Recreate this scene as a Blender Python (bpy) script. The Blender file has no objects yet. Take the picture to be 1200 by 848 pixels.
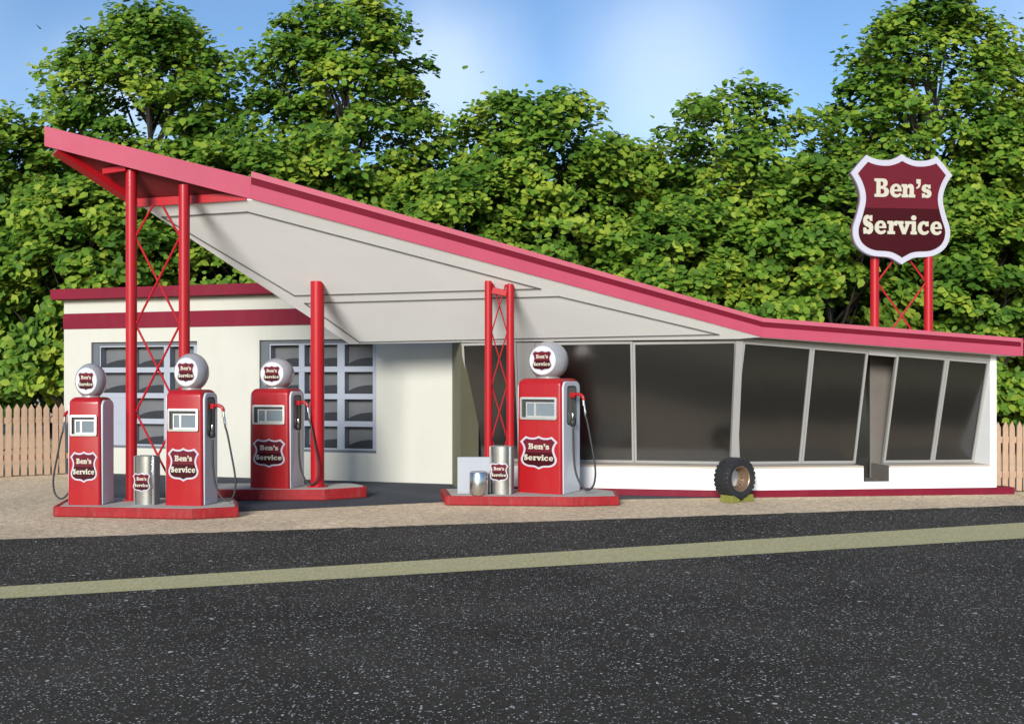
import bpy, math, random
import numpy as np
from mathutils import Vector, Matrix

S = bpy.context.scene
COL = S.collection
S.render.engine = 'CYCLES'
R = math.radians

# ------------------------------------------------------------------ measuring helpers
F, CX, HY, EYE = 1200.0, 600.0, 447.0, 1.9      # survey of the photograph: focal, centre, horizon, eye height
def G(px, py, z=0.0):
    """ground (or level z) point seen at a photo position"""
    Y = F * (EYE - z) / (py - HY)
    return Vector(((px - CX) / F * Y, Y, z))
def D(px, py, Y):
    return Vector(((px - CX) / F * Y, Y, EYE + (HY - py) / F * Y))
PA, PB, PC = 14.10, -0.1382, -0.66               # the canopy's sloping soffit plane z = PA + PB*x + PC*y
def zs(x, y): return PA + PB * x + PC * y
def CAN(px, py):
    tx, ty = (px - CX) / F, (HY - py) / F
    Y = (PA - EYE) / (ty - PB * tx - PC)
    return Vector((tx * Y, Y, EYE + ty * Y))

# ------------------------------------------------------------------ materials
def newmat(name):
    m = bpy.data.materials.new(name); m.use_nodes = True
    nt = m.node_tree; b = nt.nodes['Principled BSDF']
    return m, nt, b
def N(nt, t, **kw):
    n = nt.nodes.new(t)
    for k, v in kw.items():
        if k.startswith('i_'):
            n.inputs[k[2:].replace('_', ' ')].default_value = v
        else:
            setattr(n, k, v)
    return n
def ramp(nt, stops, fac):
    r = nt.nodes.new('ShaderNodeValToRGB')
    e = r.color_ramp.elements
    while len(e) < len(stops): e.new(0.5)
    for el, (p, c) in zip(e, stops):
        el.position = p
        el.color = c if len(c) == 4 else (*c, 1)
    nt.links.new(fac, r.inputs['Fac'])
    return r
def mul(c, k): return tuple(min(1, x * k) for x in c)

def mat(name, col, rough=0.5, metal=0.0, var=0.12, scale=3.0, bump=0.0, bscale=40.0, coat=0.0, spec=0.5, dirt=0.0, rvar=0.1):
    m, nt, b = newmat(name)
    tc = N(nt, 'ShaderNodeTexCoord')
    nz = N(nt, 'ShaderNodeTexNoise', i_Scale=scale, i_Detail=6.0, i_Roughness=0.6)
    nt.links.new(tc.outputs['Object'], nz.inputs['Vector'])
    cr = ramp(nt, [(0.3, mul(col, 1 - var)), (0.7, mul(col, 1 + var))], nz.outputs['Fac'])
    last = cr.outputs['Color']
    if dirt > 0:
        n2 = N(nt, 'ShaderNodeTexNoise', i_Scale=scale * 2.3, i_Detail=9.0, i_Roughness=0.72)
        mp = N(nt, 'ShaderNodeMapping'); mp.inputs['Scale'].default_value = (1.6, 1.6, 0.35)
        nt.links.new(tc.outputs['Object'], mp.inputs['Vector']); nt.links.new(mp.outputs['Vector'], n2.inputs['Vector'])
        r2 = ramp(nt, [(0.5, (0, 0, 0)), (0.78, (dirt,) * 3)], n2.outputs['Fac'])
        mx = N(nt, 'ShaderNodeMix', data_type='RGBA')
        nt.links.new(r2.outputs['Color'], mx.inputs[0]); nt.links.new(last, mx.inputs[6])
        mx.inputs[7].default_value = (0.22, 0.19, 0.15, 1)
        last = mx.outputs[2]
    nt.links.new(last, b.inputs['Base Color'])
    if rvar:
        n3 = N(nt, 'ShaderNodeTexNoise', i_Scale=scale * 4, i_Detail=5.0)
        nt.links.new(tc.outputs['Object'], n3.inputs['Vector'])
        mr = N(nt, 'ShaderNodeMapRange'); mr.inputs['To Min'].default_value = max(0.02, rough - rvar); mr.inputs['To Max'].default_value = min(1, rough + rvar)
        nt.links.new(n3.outputs['Fac'], mr.inputs['Value']); nt.links.new(mr.outputs['Result'], b.inputs['Roughness'])
    else:
        b.inputs['Roughness'].default_value = rough
    b.inputs['Metallic'].default_value = metal
    b.inputs['Coat Weight'].default_value = coat
    b.inputs['Coat Roughness'].default_value = 0.08
    b.inputs['Specular IOR Level'].default_value = spec
    if bump > 0:
        n4 = N(nt, 'ShaderNodeTexNoise', i_Scale=bscale, i_Detail=5.0)
        nt.links.new(tc.outputs['Object'], n4.inputs['Vector'])
        bp = N(nt, 'ShaderNodeBump', i_Strength=bump, i_Distance=0.01)
        nt.links.new(n4.outputs['Fac'], bp.inputs['Height']); nt.links.new(bp.outputs['Normal'], b.inputs['Normal'])
    return m

M = {}
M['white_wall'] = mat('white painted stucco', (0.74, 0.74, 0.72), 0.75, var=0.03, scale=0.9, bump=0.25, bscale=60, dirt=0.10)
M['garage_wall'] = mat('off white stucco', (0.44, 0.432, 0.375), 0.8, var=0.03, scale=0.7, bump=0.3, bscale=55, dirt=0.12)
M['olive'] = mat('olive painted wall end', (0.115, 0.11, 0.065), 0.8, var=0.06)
M['soffit'] = mat('white soffit boards', (0.88, 0.88, 0.86), 0.7, var=0.025, scale=0.6, dirt=0.05)
M['soffit_line'] = mat('grey joint strip', (0.16, 0.16, 0.16), 0.6)
M['pink'] = mat('faded pink fascia paint', (0.3806, 0.05937, 0.09895), 0.5, spec=0.15, var=0.06, scale=1.4, dirt=0.06)
M['pink_light'] = mat('pale pink cap paint', (0.4186, 0.09134, 0.1294), 0.5, spec=0.2, var=0.06, scale=1.4)
M['crimson'] = mat('crimson paint', (0.1522, 0.007611, 0.02132), 0.6, spec=0.15, var=0.10, scale=1.5, dirt=0.06)
M['groove'] = mat('deep crimson groove paint', (0.13, 0.006, 0.018), 0.65, var=0.08, spec=0.1)
M['maroon'] = mat('dark maroon paint', (0.17, 0.012, 0.016), 0.6, var=0.1)
M['post_red'] = mat('red gloss post paint', (0.3425, 0.00685, 0.01217), 0.36, var=0.05, spec=0.25, rvar=0.03, scale=1.5, coat=0.08, dirt=0.03)
M['pump_red'] = mat('red pump enamel', (0.3045, 0.009134, 0.01217), 0.3, var=0.06, scale=2, rvar=0.04, spec=0.25, coat=0.15, dirt=0.05)
M['island_red'] = mat('worn red kerb paint', (0.2436, 0.01217, 0.01522), 0.6, spec=0.2, var=0.16, scale=5, bump=0.3, dirt=0.28)
M['concrete'] = mat('grey concrete', (0.36, 0.34, 0.30), 0.9, var=0.12, scale=4, bump=0.5, dirt=0.2)
M['panel_white'] = mat('white pump side enamel', (0.5023, 0.5252, 0.5708), 0.3, var=0.02, rvar=0.03, coat=0.2, dirt=0.05)
M['globe'] = mat('milk glass globe', (0.274, 0.274, 0.2892), 0.18, var=0.02, coat=0.5)
M['globe_face'] = mat('bright white globe lens', (0.5937, 0.5937, 0.6089), 0.15, var=0.02, coat=0.5)
M['chrome'] = mat('chrome', (0.72, 0.72, 0.72), 0.18, metal=1.0, var=0.05)
M['bezel'] = mat('satin steel bezel', (0.60, 0.59, 0.55), 0.35, metal=0.7, var=0.05)
M['brushed'] = mat('brushed steel', (0.60, 0.60, 0.59), 0.24, metal=1.0, var=0.03, scale=2, rvar=0.02)
M['grey_metal'] = mat('flat grey metal', (0.22, 0.23, 0.22), 0.5, var=0.06)
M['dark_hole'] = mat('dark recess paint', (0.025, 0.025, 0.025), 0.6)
M['holster'] = mat('grey holster recess', (0.13, 0.13, 0.12), 0.5)
M['meter_glass'] = mat('meter glass', (0.16, 0.19, 0.21), 0.08, var=0.05, rvar=0.03)
M['rubber'] = mat('black rubber', (0.018, 0.018, 0.018), 0.55, var=0.2, scale=8)
M['tyre'] = mat('tyre rubber', (0.014, 0.0145, 0.016), 0.62, var=0.3, scale=9, bump=0.3)
M['rim'] = mat('bronzed steel rim', (0.30, 0.21, 0.14), 0.4, metal=0.6, var=0.2, scale=9)
M['chock'] = mat('olive yellow chock', (0.1674, 0.1674, 0.02664), 0.6, var=0.1, dirt=0.1)
M['frame_grey'] = mat('grey window frame', (0.27, 0.262, 0.245), 0.5, var=0.04, dirt=0.08)
M['sill'] = mat('tan sill paint', (0.4048, 0.3432, 0.2728), 0.6, var=0.04)
M['door'] = mat('grey brown door', (0.13, 0.115, 0.098), 0.45, var=0.06)
M['win_dark'] = mat('charcoal window casing', (0.085, 0.095, 0.11), 0.6, var=0.06)
M['win_blue'] = mat('pale blue grey sash', (0.274, 0.2969, 0.3425), 0.5, var=0.03)
M['hump'] = mat('black pane reflection', (0.006, 0.008, 0.012), 0.7)  # black for the reflections modelled in the garage panes
M['recess'] = mat('grey bay back', (0.10, 0.105, 0.11), 0.7)
M['box'] = mat('pale grey cabinet', (0.3045, 0.3196, 0.3501), 0.5, var=0.03, dirt=0.08)
M['shield_edge'] = mat('lavender white enamel', (0.4262, 0.4034, 0.4566), 0.3, var=0.03, coat=0.4)
M['shield_side'] = mat('purple grey sign edge', (0.20, 0.08, 0.12), 0.4)
M['shield_top'] = mat('upper maroon enamel', (0.1028, 0.009134, 0.01674), 0.55, var=0.05, spec=0.12, rvar=0.02)
M['shield_low'] = mat('lower dark maroon enamel', (0.03806, 0.002283, 0.004566), 0.55, var=0.05, spec=0.12, rvar=0.02)
M['cream'] = mat('cream lettering', (0.4415, 0.411, 0.3196), 0.5, var=0.02)
M['fence'] = mat('tan picket timber', (0.3906, 0.2558, 0.1674), 0.8, var=0.15, scale=6, bump=0.4, dirt=0.15)
M['bark'] = mat('dark bark', (0.035, 0.028, 0.022), 0.9, var=0.3, scale=5, bump=0.6, bscale=14)

def glass_mat():
    m, nt, b = newmat('dark plate glass')
    tc = N(nt, 'ShaderNodeTexCoord')
    nz = N(nt, 'ShaderNodeTexNoise', i_Scale=0.5, i_Detail=2.0)
    nt.links.new(tc.outputs['Object'], nz.inputs['Vector'])
    bp = N(nt, 'ShaderNodeBump', i_Strength=0.05, i_Distance=0.2)
    nt.links.new(nz.outputs['Fac'], bp.inputs['Height']); nt.links.new(bp.outputs['Normal'], b.inputs['Normal'])
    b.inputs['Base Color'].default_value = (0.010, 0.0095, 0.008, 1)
    b.inputs['Roughness'].default_value = 0.2
    b.inputs['IOR'].default_value = 2.0
    return m
M['glass'] = glass_mat()

def asphalt_mat(name, lo, hi, speck):
    m, nt, b = newmat(name)
    tc = N(nt, 'ShaderNodeTexCoord'); co = tc.outputs['Object']
    n1 = N(nt, 'ShaderNodeTexNoise', i_Scale=38.0, i_Detail=7.0, i_Roughness=0.85); nt.links.new(co, n1.inputs['Vector'])
    n2 = N(nt, 'ShaderNodeTexNoise', i_Scale=0.55, i_Detail=5.0); nt.links.new(co, n2.inputs['Vector'])
    c1 = ramp(nt, [(0.30, lo), (0.72, hi)], n1.outputs['Fac'])
    c2 = ramp(nt, [(0.3, (0.72,) * 3), (0.7, (1.25,) * 3)], n2.outputs['Fac'])
    mx = N(nt, 'ShaderNodeMix', data_type='RGBA', blend_type='MULTIPLY'); mx.inputs[0].default_value = 1
    nt.links.new(c1.outputs['Color'], mx.inputs[6]); nt.links.new(c2.outputs['Color'], mx.inputs[7])
    last = mx.outputs[2]
    for sc, th in ((62.0, 0.72), (36.0, 0.89), (20.0, 0.982)):       # pale chippings in the binder, two sizes
        v = N(nt, 'ShaderNodeTexVoronoi', i_Scale=sc); nt.links.new(co, v.inputs['Vector'])
        sep = N(nt, 'ShaderNodeSeparateColor'); nt.links.new(v.outputs['Color'], sep.inputs['Color'])
        a = N(nt, 'ShaderNodeMath', operation='GREATER_THAN'); a.inputs[1].default_value = th; nt.links.new(sep.outputs['Red'], a.inputs[0])
        d = N(nt, 'ShaderNodeMath', operation='LESS_THAN'); d.inputs[1].default_value = 0.34; nt.links.new(v.outputs['Distance'], d.inputs[0])
        p = N(nt, 'ShaderNodeMath', operation='MULTIPLY'); nt.links.new(a.outputs[0], p.inputs[0]); nt.links.new(d.outputs[0], p.inputs[1])
        p2 = N(nt, 'ShaderNodeMath', operation='MULTIPLY'); nt.links.new(p.outputs[0], p2.inputs[0]); nt.links.new(sep.outputs['Green'], p2.inputs[1])
        x = N(nt, 'ShaderNodeMix', data_type='RGBA'); nt.links.new(p2.outputs[0], x.inputs[0]); nt.links.new(last, x.inputs[6]); x.inputs[7].default_value = (*speck, 1)
        last = x.outputs[2]
    nt.links.new(last, b.inputs['Base Color'])
    b.inputs['Roughness'].default_value = 0.95; b.inputs['Specular IOR Level'].default_value = 0.05
    bp = N(nt, 'ShaderNodeBump', i_Strength=0.6, i_Distance=0.008)
    nt.links.new(n1.outputs['Fac'], bp.inputs['Height']); nt.links.new(bp.outputs['Normal'], b.inputs['Normal'])
    return m
M['asphalt'] = asphalt_mat('speckled road asphalt', (0.008, 0.0072, 0.006), (0.098, 0.087, 0.070), (0.62, 0.61, 0.58))
M['apron'] = asphalt_mat('smooth grey apron asphalt', (0.055, 0.06, 0.068), (0.085, 0.09, 0.098), (0.14, 0.14, 0.14))

def yellow_mat():
    m, nt, b = newmat('worn olive yellow road paint')
    tc = N(nt, 'ShaderNodeTexCoord'); co = tc.outputs['Object']
    n1 = N(nt, 'ShaderNodeTexNoise', i_Scale=32.0, i_Detail=8.0, i_Roughness=0.85); nt.links.new(co, n1.inputs['Vector'])
    c1 = ramp(nt, [(0.30, (0.14, 0.12, 0.055)), (0.46, (0.38, 0.335, 0.145)), (0.66, (0.66, 0.60, 0.36))], n1.outputs['Fac'])
    nt.links.new(c1.outputs['Color'], b.inputs['Base Color']); b.inputs['Roughness'].default_value = 0.8
    bp = N(nt, 'ShaderNodeBump', i_Strength=0.5, i_Distance=0.006)
    nt.links.new(n1.outputs['Fac'], bp.inputs['Height']); nt.links.new(bp.outputs['Normal'], b.inputs['Normal'])
    return m
M['yellow'] = yellow_mat()

def gravel_mat():
    m, nt, b = newmat('tan gravel')
    tc = N(nt, 'ShaderNodeTexCoord'); co = tc.outputs['Object']
    mp = N(nt, 'ShaderNodeMapping'); mp.inputs['Rotation'].default_value = (0, 0, 0.5); mp.inputs['Scale'].default_value = (1, 2.2, 1)
    nt.links.new(co, mp.inputs['Vector'])
    n1 = N(nt, 'ShaderNodeTexNoise', i_Scale=7.0, i_Detail=7.0, i_Roughness=0.7); nt.links.new(mp.outputs['Vector'], n1.inputs['Vector'])
    v = N(nt, 'ShaderNodeTexVoronoi', i_Scale=34.0); nt.links.new(co, v.inputs['Vector'])
    n2 = N(nt, 'ShaderNodeTexNoise', i_Scale=0.6, i_Detail=4.0); nt.links.new(co, n2.inputs['Vector'])
    c1 = ramp(nt, [(0.28, (0.32, 0.235, 0.14)), (0.5, (0.60, 0.46, 0.29)), (0.74, (0.78, 0.65, 0.46))], n1.outputs['Fac'])
    sep = N(nt, 'ShaderNodeSeparateColor'); nt.links.new(v.outputs['Color'], sep.inputs['Color'])
    c2 = ramp(nt, [(0.0, (0.70,) * 3), (1.0, (1.25,) * 3)], sep.outputs['Red'])
    c3 = ramp(nt, [(0.3, (0.86,) * 3), (0.7, (1.1,) * 3)], n2.outputs['Fac'])
    last = c1.outputs['Color']
    for c in (c2, c3):
        mx = N(nt, 'ShaderNodeMix', data_type='RGBA', blend_type='MULTIPLY'); mx.inputs[0].default_value = 1
        nt.links.new(last, mx.inputs[6]); nt.links.new(c.outputs['Color'], mx.inputs[7]); last = mx.outputs[2]
    nt.links.new(last, b.inputs['Base Color']); b.inputs['Roughness'].default_value = 0.95
    bp = N(nt, 'ShaderNodeBump', i_Strength=0.8, i_Distance=0.015)
    nt.links.new(n1.outputs['Fac'], bp.inputs['Height'])
    bp2 = N(nt, 'ShaderNodeBump', i_Strength=0.5, i_Distance=0.01)
    nt.links.new(v.outputs['Distance'], bp2.inputs['Height']); nt.links.new(bp.outputs['Normal'], bp2.inputs['Normal'])
    nt.links.new(bp2.outputs['Normal'], b.inputs['Normal'])
    return m
M['gravel'] = gravel_mat()

def leaf_mat(name, dark, mid, light):
    m, nt, b = newmat(name)
    geo = N(nt, 'ShaderNodeNewGeometry')
    n1 = N(nt, 'ShaderNodeTexNoise', i_Scale=0.75, i_Detail=3.0); nt.links.new(geo.outputs['Position'], n1.inputs['Vector'])
    a = N(nt, 'ShaderNodeMath', operation='MULTIPLY_ADD'); a.inputs[1].default_value = 0.34; a.inputs[2].default_value = -0.17
    nt.links.new(geo.outputs['Random Per Island'], a.inputs[0])
    s = N(nt, 'ShaderNodeMath', operation='ADD'); nt.links.new(a.outputs[0], s.inputs[0]); nt.links.new(n1.outputs['Fac'], s.inputs[1])
    cr = ramp(nt, [(0.28, dark), (0.5, mid), (0.75, light)], s.outputs[0])
    nt.links.new(cr.outputs['Color'], b.inputs['Base Color']); b.inputs['Roughness'].default_value = 0.6; b.inputs['Specular IOR Level'].default_value = 0.2
    tr = N(nt, 'ShaderNodeBsdfTranslucent'); nt.links.new(cr.outputs['Color'], tr.inputs['Color'])
    mx = N(nt, 'ShaderNodeMixShader'); mx.inputs[0].default_value = 0.38
    nt.links.new(b.outputs[0], mx.inputs[1]); nt.links.new(tr.outputs[0], mx.inputs[2])
    nt.links.new(mx.outputs[0], nt.nodes['Material Output'].inputs['Surface'])
    return m
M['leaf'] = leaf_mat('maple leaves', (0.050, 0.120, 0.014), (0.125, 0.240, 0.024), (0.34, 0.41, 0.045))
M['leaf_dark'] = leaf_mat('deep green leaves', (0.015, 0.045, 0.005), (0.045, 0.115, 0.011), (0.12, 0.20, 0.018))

# ------------------------------------------------------------------ mesh builder
class MB:
    def __init__(s): s.v = []; s.f = []
    def add(s, vs, fs):
        o = len(s.v); s.v += [tuple(x) for x in vs]; s.f += [tuple(i + o for i in f) for f in fs]; return s
    def box(s, c, size, rz=0.0):
        hx, hy, hz = (k / 2 for k in size); c = Vector(c); m = Matrix.Rotation(rz, 3, 'Z')
        vs = [c + m @ Vector((x * hx, y * hy, z * hz)) for z in (-1, 1) for x, y in ((-1, -1), (1, -1), (1, 1), (-1, 1))]
        return s.add(vs, [(3, 2, 1, 0), (4, 5, 6, 7), (0, 1, 5, 4), (1, 2, 6, 5), (2, 3, 7, 6), (3, 0, 4, 7)])
    def hexa(s, b, t):
        """eight corners: four below (b), four above (t), both anticlockwise from above"""
        return s.add(list(b) + list(t), [(3, 2, 1, 0), (4, 5, 6, 7), (0, 1, 5, 4), (1, 2, 6, 5), (2, 3, 7, 6), (3, 0, 4, 7)])
    def bar(s, p0, p1, w, d, side):
        """square bar from p0 to p1; side = direction of its width"""
        p0, p1 = Vector(p0), Vector(p1); a = (p1 - p0).normalized()
        u = (Vector(side) - a * Vector(side).dot(a)).normalized(); v = a.cross(u)
        ring = [u * w / 2 * i + v * d / 2 * j for i, j in ((-1, -1), (1, -1), (1, 1), (-1, 1))]
        return s.add([p0 + r for r in ring] + [p1 + r for r in ring], [(3, 2, 1, 0), (4, 5, 6, 7), (0, 1, 5, 4), (1, 2, 6, 5), (2, 3, 7, 6), (3, 0, 4, 7)])
    def tube(s, pts, r, n=12, caps=True):
        pts = [Vector(p) for p in pts]; rs = r if isinstance(r, (list, tuple)) else [r] * len(pts)
        vs, fs = [], []; ref = None
        for i, p in enumerate(pts):
            t = (pts[min(i + 1, len(pts) - 1)] - pts[max(i - 1, 0)]).normalized()
            if ref is None: ref = t.orthogonal().normalized()
            ref = (ref - t * ref.dot(t)).normalized(); q = t.cross(ref)
            vs += [p + (ref * math.cos(2 * math.pi * k / n) + q * math.sin(2 * math.pi * k / n)) * rs[i] for k in range(n)]
        for i in range(len(pts) - 1):
            for k in range(n):
                fs.append((i * n + k, i * n + (k + 1) % n, (i + 1) * n + (k + 1) % n, (i + 1) * n + k))
        if caps:
            fs.append(tuple(range(n - 1, -1, -1))); fs.append(tuple((len(pts) - 1) * n + k for k in range(n)))
        return s.add(vs, fs)
    def prism(s, poly, z0, z1, tz=None):
        n = len(poly)
        z0f = z0 if callable(z0) else (lambda x, y: z0)
        z1f = z1 if callable(z1) else (lambda x, y: z1)
        vs = [(p[0], p[1], z0f(p[0], p[1])) for p in poly] + [(p[0], p[1], z1f(p[0], p[1])) for p in poly]
        return s.add(vs, [tuple(range(n - 1, -1, -1)), tuple(range(n, 2 * n))] + [(i, (i + 1) % n, n + (i + 1) % n, n + i) for i in range(n)])
    def loft(s, rings, caps=True):
        n = len(rings[0]); vs = [p for r in rings for p in r]; fs = []
        for i in range(len(rings) - 1):
            for k in range(n):
                fs.append((i * n + k, i * n + (k + 1) % n, (i + 1) * n + (k + 1) % n, (i + 1) * n + k))
        if caps: fs += [tuple(range(n - 1, -1, -1)), tuple((len(rings) - 1) * n + k for k in range(n))]
        return s.add(vs, fs)
    def xf(s, mtx):
        s.v = [tuple(mtx @ Vector(p)) for p in s.v]; return s
    def mesh(s, name):
        me = bpy.data.meshes.new(name); me.from_pydata(s.v, [], s.f); me.update()
        import bmesh
        bm = bmesh.new(); bm.from_mesh(me); bmesh.ops.recalc_face_normals(bm, faces=bm.faces); bm.to_mesh(me); bm.free()
        return me
    def build(s, name, m, parent=None, smooth=None, bevel=0.0, org=None):
        if org is not None: s.v = [(x - org[0], y - org[1], z - org[2]) for x, y, z in s.v]
        me = s.mesh(name)
        return link(name, me, m, parent, smooth, bevel)
def link(name, me, m, parent=None, smooth=None, bevel=0.0):
    o = bpy.data.objects.new(name, me); COL.objects.link(o)
    if m is not None and not me.materials: me.materials.append(m)
    if smooth is not None:
        me.polygons.foreach_set('use_smooth', [True] * len(me.polygons))
        me.set_sharp_from_angle(angle=R(smooth))
    if bevel:
        b = o.modifiers.new('edge', 'BEVEL'); b.width = bevel; b.segments = 2; b.limit_method = 'ANGLE'; b.angle_limit = R(35); b.harden_normals = False
    if parent: o.parent = parent
    return o
def tag(o, label, cat, group=None, kind=None):
    if label: o['label'] = label
    if cat: o['category'] = cat
    if group: o['group'] = group
    if kind: o['kind'] = kind
    return o
def thing(name, label, cat, loc=(0, 0, 0), rz=0.0, group=None):
    o = bpy.data.objects.new(name, None); COL.objects.link(o); o.empty_display_size = 0.2
    o.location = loc; o.rotation_euler = (0, 0, rz)
    return tag(o, label, cat, group)
def spline(pts, n=8):
    P = [Vector(p) for p in pts]; out = []
    for i in range(len(P) - 1):
        a, b, c, d = P[max(i - 1, 0)], P[i], P[i + 1], P[min(i + 2, len(P) - 1)]
        for k in range(n):
            t = k / n
            out.append(0.5 * ((2 * b) + (c - a) * t + (2 * a - 5 * b + 4 * c - d) * t * t + (3 * b - a - 3 * c + d) * t ** 3))
    return out + [P[-1]]
def rrect(w, h, r, n=5):
    out = []
    for cx, cy, a0 in ((w / 2 - r, h / 2 - r, 0), (-w / 2 + r, h / 2 - r, 90), (-w / 2 + r, -h / 2 + r, 180), (w / 2 - r, -h / 2 + r, 270)):
        for k in range(n + 1):
            a = R(a0 + 90 * k / n); out.append((cx + r * math.cos(a), cy + r * math.sin(a)))
    return out

# ------------------------------------------------------------------ shield emblem and lettering
half = [[(0, .98), (.10, .915), (.26, .865), (.44, .868), (.58, .905), (.67, .95)],
        [(.67, .95), (.82, .79), (.967, .62)],
        [(.967, .62), (.845, .42), (.785, .18), (.84, -.09), (.925, -.36), (.90, -.58), (.78, -.745), (.56, -.85), (.26, -.875), (.12, -.93), (0, -1.0)]]
right = []
for seg in half: right += [tuple(p[:2]) for p in spline([(x, y, 0) for x, y in seg], 4)][:-1]
OUT = right + [(0, -1.0)] + [(-x, y) for x, y in reversed(right[1:])]      # clockwise from the top
def inset(poly, d):
    n = len(poly); out = []
    for i in range(n):
        a, b, c = Vector(poly[i - 1]), Vector(poly[i]), Vector(poly[(i + 1) % n])
        e1, e2 = (b - a).normalized(), (c - b).normalized()
        n1, n2 = Vector((e1.y, -e1.x)), Vector((e2.y, -e2.x))          # inward for a clockwise polygon
        m = (n1 + n2); L = m.length
        m = m / L; k = d / max(0.55, m.dot(n1)); out.append(tuple(b + m * k))
    return out
INN0 = inset(OUT, 0.105)
def segdist(p, poly):
    best = 9.0; p = Vector(p)
    for i in range(len(poly)):
        a, b = Vector(poly[i]), Vector(poly[(i + 1) % len(poly)]); e = b - a
        t = max(0, min(1, (p - a).dot(e) / e.length_squared)); best = min(best, (p - a - e * t).length)
    return best
INN = [p for p in INN0 if segdist(p, OUT) > 0.101]
def clip(poly, top):
    out = []; n = len(poly)
    for i in range(n):
        a, b = poly[i], poly[(i + 1) % n]; ia = (a[1] >= 0) == top or a[1] == 0; ib = (b[1] >= 0) == top or b[1] == 0
        if ia: out.append(a)
        if ia != ib:
            t = a[1] / (a[1] - b[1]); out.append((a[0] + (b[0] - a[0]) * t, 0.0))
    return out
def plate(poly, y0, y1):
    """flat plate in the x-z plane facing -y"""
    poly = [p for i, p in enumerate(poly) if (Vector(p) - Vector(poly[i - 1])).length > 1e-4]
    b = MB(); n = len(poly)
    b.add([(x, y1, z) for x, z in poly] + [(x, y0, z) for x, z in poly],
          [tuple(range(n)), tuple(range(2 * n - 1, n - 1, -1))] + [(i, n + i, n + (i + 1) % n, (i + 1) % n) for i in range(n)])
    return b
sgl = [(4, 0), (4, 48), (32, 48), (38, 36), (52, 30), (66, 33), (66, 44), (54, 52), (30, 58), (10, 70), (0, 92), (4, 118), (20, 138), (44, 146), (64, 142), (76, 134), (78, 142), (102, 142), (102, 98), (76, 98), (70, 110), (58, 116), (46, 112), (46, 102), (60, 95), (84, 88), (104, 74), (113, 50), (108, 24), (90, 4), (64, -4), (44, 0), (32, 8), (30, 0)]
GL = {
 'B': [[(0, 0), (0, 32), (22, 32), (22, 166), (0, 166), (0, 198), (100, 198), (128, 192), (145, 174), (149, 149), (141, 122), (120, 106), (146, 96), (162, 75), (164, 52), (154, 24), (132, 6), (100, 0)],
       [(68, 165), (68, 118), (86, 118), (98, 126), (102, 142), (97, 157), (86, 165)], [(68, 86), (68, 33), (92, 33), (108, 42), (114, 60), (107, 78), (92, 86)]],
 'e': [[(132, 62), (46, 62), (50, 44), (62, 33), (78, 31), (96, 36), (112, 46), (130, 32), (112, 10), (88, -2), (66, -4), (38, 2), (14, 22), (1, 50), (0, 72), (6, 102), (24, 128), (48, 142), (68, 145), (94, 141), (116, 124), (128, 100), (132, 78)],
       [(46, 84), (90, 84), (87, 102), (78, 114), (67, 116), (56, 110), (49, 98)]],
 'n': [[(0, 0), (0, 32), (16, 32), (16, 110), (0, 110), (0, 142), (62, 142), (62, 124), (74, 138), (90, 145), (108, 145), (128, 136), (138, 118), (140, 96), (140, 32), (155, 32), (155, 0), (80, 0), (80, 32), (92, 32), (92, 88), (89, 100), (80, 105), (70, 100), (63, 88), (63, 32), (74, 32), (74, 0)]],
 "'": [[(4, 198), (52, 198), (52, 150), (46, 124), (30, 104), (6, 93), (0, 108), (18, 120), (26, 136), (26, 150), (4, 150)]],
 's': [sgl], 'S': [[(x * 1.03, y * 1.4) for x, y in sgl]],
 'r': [[(0, 0), (0, 32), (18, 32), (18, 110), (0, 110), (0, 142), (64, 142), (64, 118), (74, 134), (90, 144), (110, 145), (110, 92), (80, 92), (80, 100), (70, 92), (66, 76), (66, 32), (86, 32), (86, 0)]],
 'v': [[(0, 142), (0, 110), (12, 110), (58, 0), (96, 0), (140, 110), (153, 110), (153, 142), (88, 142), (88, 110), (98, 110), (80, 58), (62, 110), (72, 110), (72, 142)]],
 'i': [[(0, 0), (0, 32), (14, 32), (14, 110), (0, 110), (0, 142), (60, 142), (60, 32), (72, 32), (72, 0)], [(36 + 30 * math.cos(k * math.pi / 8), 178 + 28 * math.sin(k * math.pi / 8)) for k in range(16)]],
 'c': [[(124, 90), (88, 90), (84, 106), (72, 113), (58, 106), (48, 88), (46, 66), (52, 44), (66, 33), (82, 31), (100, 36), (114, 46), (131, 32), (112, 10), (88, -2), (66, -4), (38, 2), (14, 22), (1, 50), (0, 72), (6, 102), (24, 128), (48, 142), (70, 146), (86, 141), (96, 134), (98, 142), (124, 142)]],
}
LINES = [(-328 + 445, [('B', 228), ('e', 405), ('n', 537), ("'", 703), ('s', 767)]), (-725 + 445, [('S', 98), ('e', 230), ('r', 375), ('v', 487), ('i', 640), ('c', 722), ('e', 868)])]
def text_mesh(LN):
    cu = bpy.data.curves.new('lettering', 'CURVE'); cu.dimensions = '2D'; cu.fill_mode = 'BOTH'; cu.extrude = 0.012
    for y0, chars in [LN]:
        for ch, x0 in chars:
            for pl in GL[ch]:
                sp = cu.splines.new('POLY'); sp.points.add(len(pl) - 1); sp.use_cyclic_u = True
                for p, (x, y) in zip(sp.points, pl): p.co = ((x + x0 - 549) / 600, (y + y0) / 600, 0, 1)
    o = bpy.data.objects.new('tmp', cu); COL.objects.link(o)
    bpy.context.view_layer.update()
    me = bpy.data.meshes.new_from_object(o.evaluated_get(bpy.context.evaluated_depsgraph_get()))
    bpy.data.objects.remove(o); bpy.data.curves.remove(cu)
    me.transform(Matrix.Rotation(R(90), 4, 'X')); me.name = 'lettering'
    me.materials.clear(); me.materials.append(M['cream'])
    return me
ME_TXT = [text_mesh(l) for l in LINES]
T = 0.05
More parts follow.
